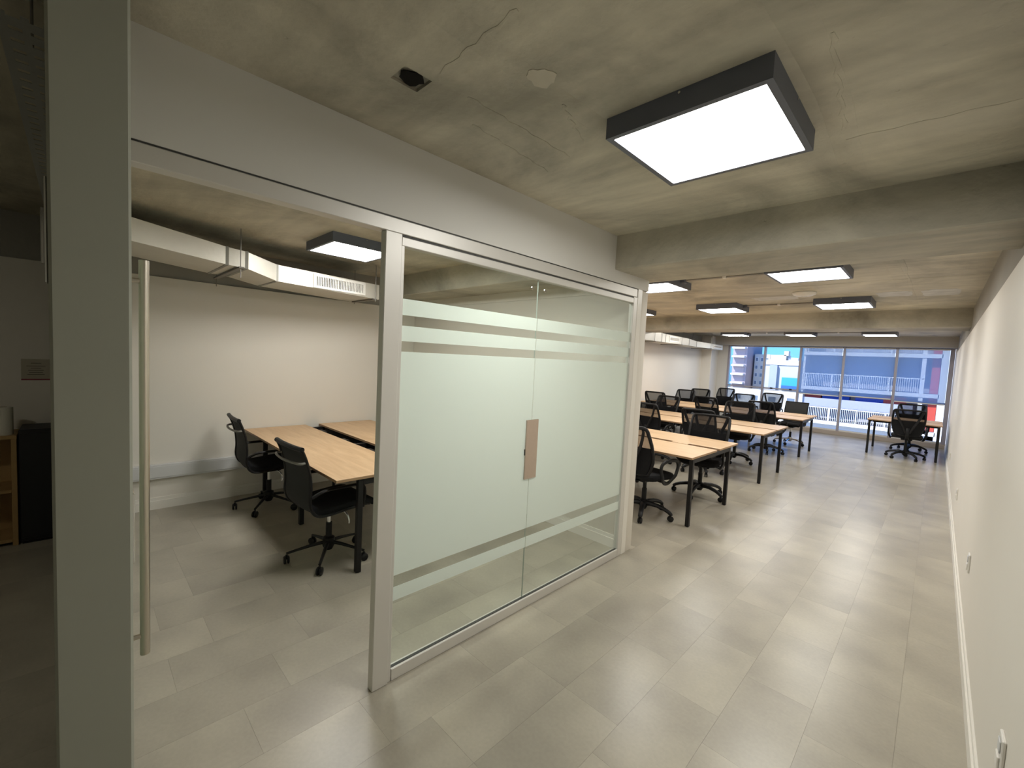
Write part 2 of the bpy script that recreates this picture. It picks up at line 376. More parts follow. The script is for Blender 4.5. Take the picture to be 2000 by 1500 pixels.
# ------------------------------------------------------------------ ceiling with the open junction box
hx0, hx1, hy0, hy1 = -1.498, -1.398, 0.808, 0.920
cb = MB()
X0, X1, Y0, Y1 = -5.75, 0.45, YB-0.1, 15.1
cb.box(X0, Y0, H, X1, hy0, H+0.2).box(X0, hy1, H, X1, Y1, H+0.2).box(X0, hy0, H, hx0, hy1, H+0.2).box(hx1, hy0, H, X1, hy1, H+0.2)
ceiling = struct('ceiling', cb, 'concrete', smooth=False)
jb = MB(); t_ = 0.006
jb.box(hx0, hy0, H+0.012, hx1, hy1, H+0.016)
jbm = MB()
ring = [(hx0+0.05+math.cos(a)*0.043*(1+0.18*math.sin(3*a)), hy0+0.056+math.sin(a)*0.045*(1+0.15*math.cos(5*a))) for a in [2*PI*i/14 for i in range(14)]]
jbm.loft([[(x, y, H+0.004) for x, y in ring], [(hx0+0.05+(x-hx0-0.05)*0.8, hy0+0.056+(y-hy0-0.056)*0.8, H+0.0118) for x, y in ring]])
o = jb.build('junction_box', 'concrete_beam', ceiling, smooth=False)
jbm.build('opening_shade', 'dark', o, smooth=False)  # solid black plug, the shade within the box put in as colour
# round plaster patch left by a fitting
pt = MB(); ring = []
for i in range(22):
    a = 2*PI*i/22; r_ = 0.048*(1+0.12*math.sin(3*a+1)+0.08*math.sin(7*a)); ring.append((-1.079+math.cos(a)*r_, 1.163+math.sin(a)*r_*1.1))
pt.loft([[(x, y, H+0.001) for x, y in ring], [(x, y, H-0.002) for x, y in ring]])
pt.build('plaster_patch', pmat('plaster_patch', (0.54, 0.50, 0.41), 0.8, noise=(30, 0.08)), ceiling, smooth=False)
# ridges left by the form boards
for (x0_, y0_, x1_, y1_) in ((-1.37, 1.06, -1.366, 1.70), (-1.51, 1.20, -1.555, 1.76), (-1.12, 1.33, -1.235, 1.63), (-1.34, 0.912, -0.93, 0.892), (-0.30, 1.55, -0.35, 2.20), (-0.36, 2.30, 0.20, 2.34), (-0.30, 4.0, -0.28, 8.6), (-5.4, 5.9, 0.2, 5.93)):
    n = 14; P_ = []
    for i in range(n+1):
        u_ = i/n; P_.append((x0_+(x1_-x0_)*u_+0.006*math.sin(i*2.1), y0_+(y1_-y0_)*u_+0.006*math.cos(i*1.7), H))
    MB().tube(P_, [0.0035+0.0025*abs(math.sin(i*1.3)) for i in range(n+1)], 6, flat=(0.55, 1.5)).build('form_ridge', 'concrete', ceiling)
# trowelled skim strips on the slab over the open office
for (xa, xb, ya, yb) in ((-1.95, -1.42, 6.62, 6.95), (-0.62, -0.30, 6.75, 7.15), (-0.22, 0.10, 6.75, 7.25)):
    s_ = MB(); n = 26; ring = []
    for i in range(n):
        a = 2*PI*i/n; ca, sa = math.cos(a), math.sin(a)
        q = (abs(ca)**0.35*math.copysign(1, ca), abs(sa)**0.35*math.copysign(1, sa)); jit = 1+0.06*math.sin(i*2.7)+0.05*math.sin(i*5.1)
        ring.append(((xa+xb)/2+q[0]*(xb-xa)/2*jit, (ya+yb)/2+q[1]*(yb-ya)/2*jit))
    s_.loft([[(x, y, H+0.001) for x, y in ring], [(x, y, H-0.0015) for x, y in ring]])
    s_.build('skim_patch', pmat('skim_plaster', (0.56, 0.55, 0.52), 0.6, noise=(9, 0.3)), ceiling, smooth=False)

for i, (a, b) in enumerate(((2.99, 3.64), (8.66, 9.40), (14.42, 15.10))):
    struct('ceiling_beam', bx(X0, a, HB, X1, b, H+0.1), 'concrete_beam' if i < 2 else 'greybeam', bevel=0.008)

# ------------------------------------------------------------------ walls
wr = struct('wall_right', bx(XR, YB, 0, XR+0.05, YW+0.12, ZL), 'wall', smooth=False)
bx(XR+0.022, YB, ZL, XR+0.10, YW+0.12, H).build('upper_plaster', 'upper', wr, smooth=False)
bx(XR+0.05, YB, 0, XR+0.25, YW+0.12, H).build('core', 'upper', wr, smooth=False)
wl_ = struct('wall_left', bx(XL-0.05, YB, 0, XL, 14.15, ZL), 'wall', smooth=False)
bx(XL-0.10, YB, ZL, XL-0.025, YW+0.12, H).build('upper_plaster', 'upper', wl_, smooth=False)
bx(XL-0.25, YB, 0, XL-0.05, YW+0.12, H).build('core', 'upper', wl_, smooth=False)
struct('wall_column', bx(XL-0.05, 14.15, 0, -5.17, YW+0.12, H), 'wall', bevel=0.006)
struct('wall_entrance', bx(XL, YE0, 0, -1.25, YE1, H), 'endwall', bevel=0.005)
struct('wall_office', bx(XL, 3.45, 0, XP, 3.555, ZL+0.02), 'wall', bevel=0.008, seg=2)
struct('wall_bulkhead', MB().box(XP-0.11, YE1, 2.335, XP, 2.995, H+0.005).box(XP-0.11, 2.995, 2.335, XP, 3.555, HB), 'bulkhead', smooth=False)
struct('wall_office_head', bx(XL, 3.452, ZL+0.02, XP-0.11, 3.553, HB+0.002), 'wall', smooth=False)
struct('wall_lobby', bx(XL-0.2, YB-0.12, 0, XR+0.2, YB, H), 'lobbywall', smooth=False)
struct('wall_window_return', bx(XR-0.001, YW-0.14, 0, XR+0.2, YW+0.14, H), 'wall', smooth=False)

def skirting(name, a, b, d, side):
    """two-step skirting board, a..b along y (or x), proud of the wall by d"""
    o = MB()
    if side in 'rl':
        x = XR if side == 'r' else XL; s = -1 if side == 'r' else 1
        o.box(x, a, 0, x+s*d, b, 0.085).box(x, a, 0.085, x+s*d*0.55, b, 0.118)
    else:
        o.box(a, d[0], 0, b, d[1], 0.085).box(a, d[0]+(d[1]-d[0])*0.45 if side == 'n' else d[0], 0.085, b, d[1], 0.118)
    return struct(name, o, 'trimwhite', smooth=False)
skirting('baseboard_right', YB, YW, 0.016, 'r')
skirting('baseboard_left', YE1, 3.45, 0.016, 'l')
skirting('baseboard_left', 3.555, 14.15, 0.016, 'l')
o = MB().box(XL, 3.434, 0, XP-0.02, 3.45, 0.085).box(XL, 3.441, 0.085, XP-0.02, 3.45, 0.118)
struct('baseboard_office', o, 'trimwhite', smooth=False)

# ------------------------------------------------------------------ glass partition: frame and two door leaves
tr1 = empty('trim_1', (XP, 2.2, 0), kind='structure'); tr1['label'] = 'satin aluminium frame of the glazed office front'
def fr(name, x0, y0, z0, x1, y1, z1, mat='alu', bev=0.003):
    return bx(x0-XP, y0-2.2, z0, x1-XP, y1-2.2, z1).build(name, mat, tr1, bevel=bev)
fr('header_rail', XP-0.06, YE1, 2.262, XP+0.002, 3.36, 2.328)
fr('shadow_gap', XP-0.05, YE1, 2.326, XP-0.004, 3.45, 2.337, 'alu_dark', 0)
fr('post', XP-0.042, 1.013, 0, XP+0.004, 1.100, 2.262)
fr('post_cover', XP-0.040, 1.100, 0.0, XP-0.004, 1.120, 2.215)
fr('shadow_gap', XP-0.04, 1.10, 2.250, XP-0.006, 3.33, 2.263, 'alu_dark', 0)
fr('door_rail', XP-0.045, 1.101, 2.208, XP-0.001, 3.3145, 2.251)
fr('bottom_rail', XP-0.045, 1.121, 0, XP-0.001, 3.3145, 0.066)
fr('glazing_gasket', XP-0.03, 1.12, 0.066, XP-0.012, 3.315, 0.0680, 'alu_dark', 0)
fr('end_stile', XP-0.045, 3.315, 0.0, XP-0.001, 3.375, 2.262)
fr('end_cover', XP-0.06, 3.375, 0.0, XP+0.001, 3.449, 2.335, 'trimwhite')
fr('jamb', XP-0.05, YE1, 0, XP-0.002, 0.105, 2.262)

def leaf(name, y0, y1, label):
    d = empty(name, (XP-0.022, (y0+y1)/2, 0.07), kind='structure'); d['label'] = label
    w = (y1-y0)/2
    bx(-0.005, -w, 0, 0.005, w, 2.138).build('pane', 'glass', d, smooth=False)
    if name == 'door_2': bx(-0.005, w-0.0003, 0, 0.005, w+0.0003, 2.138).build('pane_edge', 'glass_edge', d, smooth=False)
    for a, b in ((1.88, 1.96), (1.752, 1.828), (0.555, 1.70), (0.422, 0.495)):
        bx(0.0052, -w, a-0.07, 0.0060, w, b-0.07).build('frosted_film', 'film', d, smooth=False)
    for yy in (w-0.06, -w+0.06):
        if (name == 'door_2') == (yy > 0):
            MB().lathe([(0.0, 0.005), (0.011, 0.005), (0.011, 0.012), (0.0, 0.012)], (0, yy, 2.138-0.06), 12, 'x').build('glass_stud', 'chrome', d)
    return d
d2 = leaf('door_2', 1.121, 2.117, 'frosted glass door leaf next to the aluminium post')
d3 = leaf('door_3', 2.121, 3.314, 'frosted glass door leaf next to the white wall end')
lk = MB().box(0.0062, 2.063-1.619, 0.897-0.07, 0.016, 2.179-1.619, 1.293-0.07).build('lock_plate', 'plate', d2, bevel=0.002)
bx(0.008, 2.056-1.619, 1.06-0.07, 0.014, 2.0635-1.619, 1.10-0.07).build('thumb_turn', 'alu_dark', lk, bevel=0.001)

# open leaf by the entrance wall, with its long pull bar
d1 = empty('door_1', (-1.975, 0.122, 0.01), kind='structure'); d1['label'] = 'clear glass door leaf standing open with long steel pull bar'
bx(-0.86, -0.005, 0, 0, 0.005, 2.20).build('pane', 'glass', d1, smooth=False)
bx(-0.001, -0.0051, 0, 0.001, 0.0051, 2.20).build('pane_edge', 'glass_edge', d1, smooth=False)
hb = MB().lathe([(0.0, 0.395), (0.0165, 0.395), (0.0165, 2.006), (0.0, 2.006)], (-2.25+1.975, 0.185-0.122, -0.01), 20).build('pull_bar', 'steel', d1)
for z in (1.925, 0.475):
    MB().lathe([(0.0, 0.0), (0.010, 0.0), (0.010, 0.06), (0.0, 0.06)], (-0.275, 0.005, z-0.01), 10, 'y').build('standoff', 'steel', hb)
MB().box(-0.10, 0.0055, 0.88, -0.02, 0.016, 1.14).build('lock_case', 'chrome', d1, bevel=0.004)

# ------------------------------------------------------------------ window wall
xs = [-4.845, -3.816, -2.890, -1.881, -0.802, 0.180]
ZT = [1.155, 1.150, 1.105, 1.10, 1.09]
labs = ['window bay beside the corner column', 'second window bay from the corner column', 'middle window bay behind the last desk row',
        'window bay left of the lone desk', 'window bay behind the lone desk by the right wall']
fm = 0.028
for i in range(5):
    xa, xb = xs[i], xs[i+1]; cxw = (xa+xb)/2
    w = empty('window_%d' % (i+1), (cxw, YW, 0), kind='structure'); w['label'] = labs[i]
    hw = (xb-xa)/2; zt = ZT[i]
    bx(-hw+fm, -0.004, 0.15, hw-fm, 0.004, zt-0.02).build('pane', 'winglass', w, smooth=False)
    bx(-hw+fm, -0.004, zt+0.02, hw-fm, 0.004, 2.40).build('pane', 'winglass', w, smooth=False)
    bx(-hw-fm, -0.06, 0.11, -hw+fm, 0.05, HB).build('mullion', 'winframe', w, bevel=0.004)
    bx(-hw+fm, -0.03, zt-0.022, hw-fm, 0.03, zt+0.022).build('transom', 'winframe', w, bevel=0.003)
    bx(-hw+fm, -0.045, 2.395, hw-fm, 0.045, HB).build('head_rail', 'winframe', w, bevel=0.003)
    bx(-hw+fm, -0.045, 0.11, hw-fm, 0.045, 0.152).build('bottom_rail', 'alu', w, bevel=0.003)
    if i == 4: bx(hw-fm, -0.06, 0.11, hw+fm*1.9, 0.05, HB).build('mullion', 'winframe', w, bevel=0.004)
    if i < 2:
        MB().tube([(-hw+fm, -0.005, zt-0.055), (hw-fm, -0.005, zt-0.055)], 0.010, 8).build('guard_rail', 'alu', w)
        for q in ((0.25,) if i == 0 else (-0.22, 0.28)):
            if i == 1: bx(q-0.035, -0.04, zt-0.01, q+0.035, -0.028, zt+0.03).build('latch', 'black_metal', w, bevel=0.004)
struct('trim_2', bx(-5.17, YW-0.09, 0, XR, YW+0.12, 0.11), 'kerb', bevel=0.006)
struct('trim_3', bx(-5.17, YW-0.06, 0.11, xs[0]-fm, YW+0.06, HB), 'alu', bevel=0.004)

blabs = ['pale screen roller blind drawn over the middle window bay', 'pale screen roller blind left of the lone desk', 'pale screen roller blind behind the lone desk']
for i, (w, zb) in enumerate(((2, 1.085), (3, 1.115), (4, 1.075))):
    xa, xb = xs[w]+0.035, xs[w+1]-0.035; cxw = (xa+xb)/2; hw = (xb-xa)/2
    b = empty('roller_blind', (cxw, YW-0.085, zb), 0, blabs[i], 'blind', 'screen blinds on the window wall')
    bx(-hw, -0.0006, 0.0, hw, 0.0006, 2.385-zb).build('blind_fabric', 'blind', b, smooth=False)
    bx(-hw, -0.007, -0.022, hw, 0.007, 0.004).build('bottom_bar', 'alu', b, bevel=0.003)
    MB().tube([(-hw, 0, 2.40-zb), (hw, 0, 2.40-zb)], 0.019, 12).build('roller_tube', 'alu', b)

# ------------------------------------------------------------------ ceiling panel lights
LS, LH = 0.605, 0.082
def make_light():
    t = empty('panel_light')
    s = LS/2; hb_ = MB(); lip = 0.024
    hb_.box(-s, -s, -LH, s, -s+lip, 0).box(-s, s-lip, -LH, s, s, 0).box(-s, -s+lip, -LH, -s+lip, s-lip, 0).box(s-lip, -s+lip, -LH, s, s-lip, 0)
    hb_.box(-s+lip, -s+lip, -0.03, s-lip, s-lip, 0)
    hb_.build('housing', 'lamp_body', t, smooth=False)
    df = bx(-s+lip, -s+lip, -LH+0.004, s-lip, s-lip, -LH+0.010).build('diffuser', 'lens', t, smooth=False)
    df.data.materials.append(M['pvc'])
    for p in df.data.polygons: p.material_index = 0 if p.normal.z < -0.5 else 1
    for p in ((0.0, -s-0.001, 'y'), (s+0.001, 0.0, 'x')):
        MB().lathe([(0, -0.002), (0.005, -0.002), (0.005, 0.002), (0, 0.002)], (p[0], p[1], -0.012), 8, p[2]).build('screw', 'chrome', t)
    return t
lights = [(-0.742, 1.833, 'large square panel light with dark frame over the corridor'),
          (-4.03, 1.83, 'square panel light inside the glazed office'),
          (-0.955, 4.90, 'panel light just past the first beam, nearest the right wall'),
          (-2.50, 4.90, 'panel light past the first beam, partly hidden by the partition end'),
          (-0.983, 7.30, 'panel light before the second beam, nearest the right wall'),
          (-2.55, 7.30, 'middle panel light in the row before the second beam'),
          (-4.13, 7.30, 'panel light before the second beam, only a corner showing by the partition'),
          (-4.10, 12.90, 'panel light near the windows on the column side'),
          (-2.57, 12.90, 'middle panel light in the row near the windows'),
          (-1.03, 12.90, 'panel light near the windows closest to the right wall'),
          (-2.46, 1.83, 'panel light hidden behind the bulkhead of the glazed office'),
          (-4.10, 4.90, 'panel light past the first beam nearest the left wall'),
          (-4.10, 10.5, 'panel light behind the second beam nearest the left wall'),
          (-2.57, 10.5, 'panel light in the middle behind the second beam'),
          (-1.03, 10.5, 'panel light behind the second beam nearest the right wall')]
proto = make_light()
for i, (x, y, lab) in enumerate(lights):
    o = proto if i == 0 else copy_tree(proto)
    o.location = (x, y, H); tag(o, lab, 'ceiling light', 'square ceiling panel lights')
def conduit(xa, xb, y, lab):
    t = empty('conduit', ((xa+xb)/2, y, H-0.014), 0, lab, 'conduit', 'conduits between ceiling lights')
    hw = (xb-xa)/2
    MB().tube([(-hw, 0, 0), (hw, 0, 0)], 0.010, 8).build('pipe', 'redmetal', t)
    bx(-0.018, -0.022, -0.014, 0.018, 0.022, 0.014).build('clamp', 'pvc', t, bevel=0.003)
    bx(-hw-0.0, -0.03, -0.03, -hw+0.05, 0.03, 0.014).build('connection_box', 'lamp_body', t, bevel=0.003)
conduit(-2.50+LS/2, -0.955-LS/2, 4.93, 'thin grey conduit joining the two lights past the first beam')
conduit(-2.55+LS/2, -0.983-LS/2, 7.33, 'thin grey conduit joining two lights before the second beam')
conduit(-4.10+LS/2, -2.57-LS/2, 12.9, 'thin grey conduit joining column-side lights near the windows')
conduit(-2.57+LS/2, -1.03-LS/2, 12.9, 'thin grey conduit joining wall-side lights near the windows')
sm = empty('smoke_detector', (-1.276, 6.40, H), 0, 'round white ceiling disc between two panel lights', 'smoke detector')
MB().lathe([(0.0, 0), (0.125, 0), (0.130, -0.012), (0.120, -0.030), (0.085, -0.045), (0, -0.050)], n=28).build('cover', 'pvc', sm)
MB().lathe([(0.0, -0.050), (0.03, -0.0495), (0.028, -0.056), (0, -0.058)], n=16).build('sensor', 'pvc', sm)

# ------------------------------------------------------------------ air ducts
def duct_sections(parent, st, org, names=None):
    """st: list of (y, xfront, xrear, z0, z1); one mesh for each section, collars at the joints"""
    def ring(q, e=0.0): y, xf, xr, z0, z1 = q; return [(xf+e-org[0], y-org[1], z0-e-org[2]), (xf+e-org[0], y-org[1], z1+e-org[2]), (xr-e-org[0], y-org[1], z1+e-org[2]), (xr-e-org[0], y-org[1], z0-e-org[2])]
    for a, b in zip(st[:-1], st[1:]):
        MB().loft([ring(a), ring(b)]).build('duct_section', 'duct', parent, smooth=False)
    for q in st[1:-1]:
        a = list(q); b = list(q); a[0] -= 0.012; b[0] += 0.012
        MB().loft([ring(a, 0.004), ring(b, 0.004)]).build('joint_collar', 'duct_seam', parent, smooth=False)
def grille(parent, p0, p1, z0, z1, n, frame=0.028, slope=0.0):
    """wall grille between plan points p0 and p1 (local), upright slats standing in a recessed dark field"""
    P0, P1 = Vector((*p0, 0)), Vector((*p1, 0)); d = (P1-P0); L_ = d.length; d.normalize(); nrm = Vector((d.y, -d.x, 0))
    if nrm.x < 0: nrm = -nrm
    mat = Matrix((d, nrm, Vector((0, 0, 1)))).transposed().to_4x4(); mat.translation = P0
    g = empty('air_grille'); g.parent = parent; g.matrix_local = mat
    h_ = z1-z0
    f = MB().box(0, 0.0, z0, L_, 0.012, z0+frame).box(0, 0, z1-frame, L_, 0.012, z1).box(0, 0, z0+frame, frame, 0.012, z1-frame).box(L_-frame, 0, z0+frame, L_, 0.012, z1-frame)
    f.build('grille_frame', 'grille', g, smooth=False)
    bx(frame, 0.0005, z0+frame, L_-frame, 0.002, z1-frame).build('grille_back', 'dark', g, smooth=False)
    for i in range(n):
        x = frame + (L_-2*frame)*(i+0.5)/n
        bx(x-0.0045, 0.002, z0+frame, x+0.0045, 0.010, z1-frame).build('slat', 'grille', g, smooth=False)
    return g
od = empty('air_duct', (-4.6, 1.3, 2.30), 0, 'foil-faced air duct with grille hung in the glazed office', 'air duct', 'ducts')
org = (-4.6, 1.3, 2.30)
st = [(YE1, -4.15, -4.90, 2.410, 2.585), (0.905, -4.395, -5.13, 2.369, 2.517), (1.06, -4.425, -5.16, 2.366, 2.512), (1.364, -4.62, -5.22, 2.321, 2.477), (2.52, -4.78, -5.42, 2.302, 2.470)]
duct_sections(od, st, org)
def fx(y): return -4.62 + (y-1.364)/(2.52-1.364)*(-0.16)
grille(od, (fx(1.72)+4.6, 1.72-1.3), (fx(2.33)+4.6, 2.33-1.3), 0.020, 0.160, 30, 0.022)
for y in (1.0, 2.46):
    for xx in (fx(y)+0.02 if y > 1.3 else -4.37, -5.30):
        MB().tube([(xx-org[0], y-org[1], -0.03), (xx-org[0], y-org[1], H-org[2])], 0.004, 6).build('hanger_rod', 'rope', od)
    bx((fx(y) if y > 1.3 else -4.35)+0.02-org[0], y-0.02-org[1], -0.012+(0.0 if y > 1.3 else 0.06), -5.33-org[0], y+0.02-org[1], 0.0+(0.0 if y > 1.3 else 0.06)).build('hanger_channel', 'rope', od, smooth=False)

wd = empty('air_duct', (-4.95, 10, 2.25), 0, 'long pale air duct along the left wall of the open office', 'air duct', 'ducts')
org = (-4.95, 10, 2.25)
st = [(4.2, -4.78, -5.35, 2.245, 2.46), (9.9, -4.80, -5.35, 2.25, 2.46), (10.15, -4.82, -5.35, 2.25, 2.455), (11.6, -4.84, -5.35, 2.255, 2.43), (12.2, -4.88, -5.36, 2.25, 2.40), (14.3, -4.90, -5.36, 2.25, 2.40)]
duct_sections(wd, st, org)
grille(wd, (0.128, 10.35-10), (0.118, 10.95-10), 0.035, 0.17, 18, 0.03)
grille(wd, (0.056, 13.5-10), (0.052, 14.2-10), 0.025, 0.125, 16, 0.03)
for y in (9.5, 11.0, 13.0):
    bx(0.2, y-0.02-10, -0.02, -0.40, y+0.02-10, -0.004).build('hanger_channel', 'rope', wd, smooth=False)
    for xx in (0.17, -0.38): MB().tube([(xx, y-10, -0.02), (xx, y-10, H-2.25)], 0.004, 6).build('hanger_rod', 'rope', wd)

# trunking along the office wall
tk = empty('cable_trunking', (XL, 1.7, 0.385), 0, 'grey cable trunking running along the office back wall', 'trunking')
bx(0, 0.084-1.7, -0.072, 0.050, 3.43-1.7, 0.072).build('channel', 'trunk', tk, bevel=0.004)
bx(0.050, 0.09-1.7, -0.055, 0.055, 3.42-1.7, 0.055).build('cover', 'trunk', tk, bevel=0.002)

# sockets on the right wall
slabs = ['white wall socket low on the right wall nearest the camera', 'second white wall socket along the right wall', 'third white wall socket along the right wall', 'white wall socket furthest along the right wall near the windows']
for i, (y, z) in enumerate(((2.06, 0.52), (4.12, 0.50), (6.64, 0.47), (10.2, 0.42))):
    t = empty('wall_socket', (XR, y, z), 0, slabs[i], 'socket', 'sockets along the right wall')
    bx(-0.010, -0.038, -0.06, 0, 0.038, 0.06).build('plate', 'pvc', t, bevel=0.003)
    bx(-0.016, -0.024, -0.045, -0.010, 0.024, -0.004).build('insert', 'pvc', t, bevel=0.002)
    bx(-0.014, -0.020, 0.006, -0.010, 0.020, 0.045).build('insert', 'trunk', t, bevel=0.002)

# ------------------------------------------------------------------ bench desks
ZD, TT = 0.750, 0.022
def bench(name, xa, xb, y0, g0, g1, y1, legs_x, legs_y, nseg, label, tray=True, zd=ZD):
    """double bench: tops y0..g0 and g1..y1, length xa..xb"""
    cx_, cy_ = (xa+xb)/2, (y0+y1)/2
    t = empty(name, (cx_, cy_, 0), 0, label, 'desk', 'double bench desks')
    seg = (xb-xa)/nseg
    for (a, b) in ((y0, g0), (g1, y1)):
        for k in range(nseg):
            o = bx(xa+k*seg+0.0008-cx_, a-cy_, zd-TT, xa+(k+1)*seg-0.0008-cx_, b-cy_, zd).build('tabletop', 'oak', t, bevel=0.0015)
            o.data.materials.append(M['oak_edge'])
            for p in o.data.polygons:
                if abs(p.normal.z) < 0.3: p.material_index = 1
    s = 0.020
    for lx in legs_x:
        for ly in legs_y:
            bx(lx-s-cx_, ly-s-cy_, 0.004, lx+s-cx_, ly+s-cy_, zd-TT).build('leg', 'black_metal', t, bevel=0.002)
            MB().lathe([(0, 0), (0.016, 0), (0.016, 0.006), (0, 0.006)], (lx-cx_, ly-cy_, 0), 10).build('foot', 'black_plastic', t)
        bx(lx-s-cx_, legs_y[0]+s-cy_, zd-TT-0.045, lx+s-cx_, legs_y[-1]-s-cy_, zd-TT-0.002).build('cross_bar', 'black_metal', t, bevel=0.002)
    for ly in (legs_y[0]+0.18, legs_y[-1]-0.18):
        bx(legs_x[0]-cx_, ly-0.02-cy_, zd-TT-0.027, legs_x[-1]-cx_, ly+0.02-cy_, zd-TT-0.004).build('long_bar', 'black_metal', t, bevel=0.002)
    if tray:
        w0, w1 = g0-0.03-cy_, g1+0.03-cy_
        tr = MB().box(xa+0.05-cx_, w0, zd-0.105, xb-0.05-cx_, w1, zd-0.100).box(xa+0.05-cx_, w0, zd-0.10, xb-0.05-cx_, w0+0.003, zd-TT-0.002).box(xa+0.05-cx_, w1-0.003, zd-0.10, xb-0.05-cx_, w1, zd-TT-0.002)
        tray_o = tr.build('cable_tray', 'black_metal', t, smooth=False)
        for k in range(nseg*2):
            x = xa+(xb-xa)*(k+0.5)/(nseg*2)-cx_
            bx(x-0.07, (g0+g1)/2-0.03-cy_, zd-0.10, x+0.07, (g0+g1)/2+0.03-cy_, zd-0.035).build('socket_box', 'black_plastic', tray_o, bevel=0.004)
    return t
bench('bench_desk', -5.455, -3.010, 1.300, 1.955, 2.115, 2.800, (-3.035, -4.22, -5.36), (1.49, 2.61), 2, 'pale oak double desk with black legs inside the glazed office')
bench('bench_desk', -5.37, -1.745, 4.475, 5.185, 5.280, 5.915, (-1.768, -2.953, -4.162, -5.33), (4.535, 5.640), 3, 'pale oak double bench desk nearest the glass partition')
bench('bench_desk', -5.37, -1.760, 7.090, 7.800, 7.895, 8.560, (-1.785, -3.0, -4.62, -5.33), (7.15, 8.20), 3, 'pale oak double bench desk in the middle row')
bench('bench_desk', -5.37, -1.830, 10.02, 10.74, 10.83, 11.46, (-1.855, -3.03, -4.25, -5.33), (10.09, 11.05), 3, 'pale oak double bench desk in the row nearest the windows')
bench('bench_desk', -1.045, 0.135, 12.15, 12.78, 12.86, 13.47, (-1.00, 0.085), (12.19, 13.40), 1, 'short pale oak desk standing alone by the right wall and windows')
bx(-0.10, -0.035, 0, 0.10, 0.035, 0.006).build('desk_flap', 'oak').location = (-2.20, 5.2325, ZD-0.004)
tag(bpy.data.objects['desk_flap'], 'small oak cable flap in the gap of the nearest bench desk', 'cable flap')

# ------------------------------------------------------------------ chairs
def caster(mb_hub, mb_wheel, x, y, a, r=0.031):
    mb_hub.tube([(x, y, r*1.9+0.012), (x, y, r*1.2)], 0.009, 6)
    ca, sa = math.cos(a), math.sin(a)
    for s in (-1, 1):
        o = (x - sa*s*0.013, y + ca*s*0.013)
        w = MB().lathe([(0, -0.008), (r*0.8, -0.008), (r, -0.004), (r, 0.004), (r*0.8, 0.008), (0, 0.008)], (0, 0, 0), 12, 'x')
        w.xform(Matrix.Translation((o[0], o[1], r)) @ Matrix.Rotation(a+PI/2, 4, 'Z'))
        b = len(mb_wheel.v); mb_wheel.v += w.v; mb_wheel.f += [tuple(b+i for i in f) for f in w.f]
def star_base(t, mat, slim, rot, R=0.315):
    for k in range(5):
        a = rot + 2*PI*k/5; ca, sa = math.cos(a), math.sin(a)
        arm = MB(); pts = []; rad = []
        if slim: prof = ((0.02, 0.130, 0.017), (0.12, 0.118, 0.015), (0.24, 0.096, 0.012), (R, 0.082, 0.011))
        else: prof = ((0.02, 0.128, 0.034), (0.08, 0.140, 0.032), (0.16, 0.136, 0.028), (0.24, 0.118, 0.025), (0.29, 0.098, 0.024), (R, 0.080, 0.023), (R+0.012, 0.068, 0.015))
        arm.tube([(ca*r, sa*r, z) for r, z, q in prof], [q for r, z, q in prof], 8, flat=(0.85, 1.0))
        o = arm.build('base_arm', mat, t)
        hub, wh = MB(), MB(); caster(hub, wh, ca*(R-0.002), sa*(R-0.002), a+0.9+k*1.3)
        c = wh.build('caster', 'black_plastic', o)
        hub.build('caster_stem', 'black_plastic', o)
    MB().lathe([(0, 0.065), (0.030, 0.068), (0.046, 0.10), (0.046, 0.165), (0.030, 0.175), (0, 0.176)], n=16).build('hub', mat, t)

def smooth_path(pts, n=6):
    """Catmull-Rom through pts"""
    P = [Vector(p) for p in pts]; out = []
    for i in range(len(P)-1):
        p0, p1, p2, p3 = P[max(i-1, 0)], P[i], P[i+1], P[min(i+2, len(P)-1)]
        for k in range(n):
            u = k/n; out.append(0.5*((2*p1)+(p2-p0)*u+(2*p0-5*p1+4*p2-p3)*u*u+(3*p1-p0-3*p2+p3)*u**3))
    out.append(P[-1]); return out

def back_y(z):                      # side profile of the task chair back
    k = [(0.50, -0.205), (0.58, -0.200), (0.68, -0.198), (0.80, -0.235), (0.92, -0.292), (1.03, -0.345)]
    for (a, ya), (b, yb) in zip(k[:-1], k[1:]):
        if z <= b: return ya+(yb-ya)*max(0, (z-a))/(b-a)
    return k[-1][1]
def back_w(z):                      # half width
    k = [(0.50, 0.175), (0.58, 0.213), (0.70, 0.240), (0.85, 0.246), (0.98, 0.240), (1.03, 0.230)]
    for (a, ya), (b, yb) in zip(k[:-1], k[1:]):
        if z <= b: return ya+(yb-ya)*max(0, (z-a))/(b-a)
    return k[-1][1]
def back_pt(u, z, off=0.0):         # u -1..1 across
    return (u*back_w(z), back_y(z) - 0.035*(1-u*u) + off, z)

def grid_sheet(fn, nu, nv, thick):
    s = MB(); n = (nu+1)*(nv+1)
    for side in (0, 1):
        for j in range(nv+1):
            for i in range(nu+1): s.v.append(tuple(Vector(fn(i/nu, j/nv)) + Vector((0, -thick*side, 0))))
    for j in range(nv):
        for i in range(nu):
            a = j*(nu+1)+i; s.f.append((a, a+1, a+nu+2, a+nu+1)); s.f.append((n+a, n+a+nu+1, n+a+nu+2, n+a+1))
    ed = [i for i in range(nu+1)] + [j*(nu+1)+nu for j in range(1, nv+1)] + [nv*(nu+1)+i for i in range(nu-1, -1, -1)] + [j*(nu+1) for j in range(nv-1, 0, -1)]
    for a, b in zip(ed, ed[1:]+ed[:1]): s.f.append((a, n+a, n+b, b))
    return s

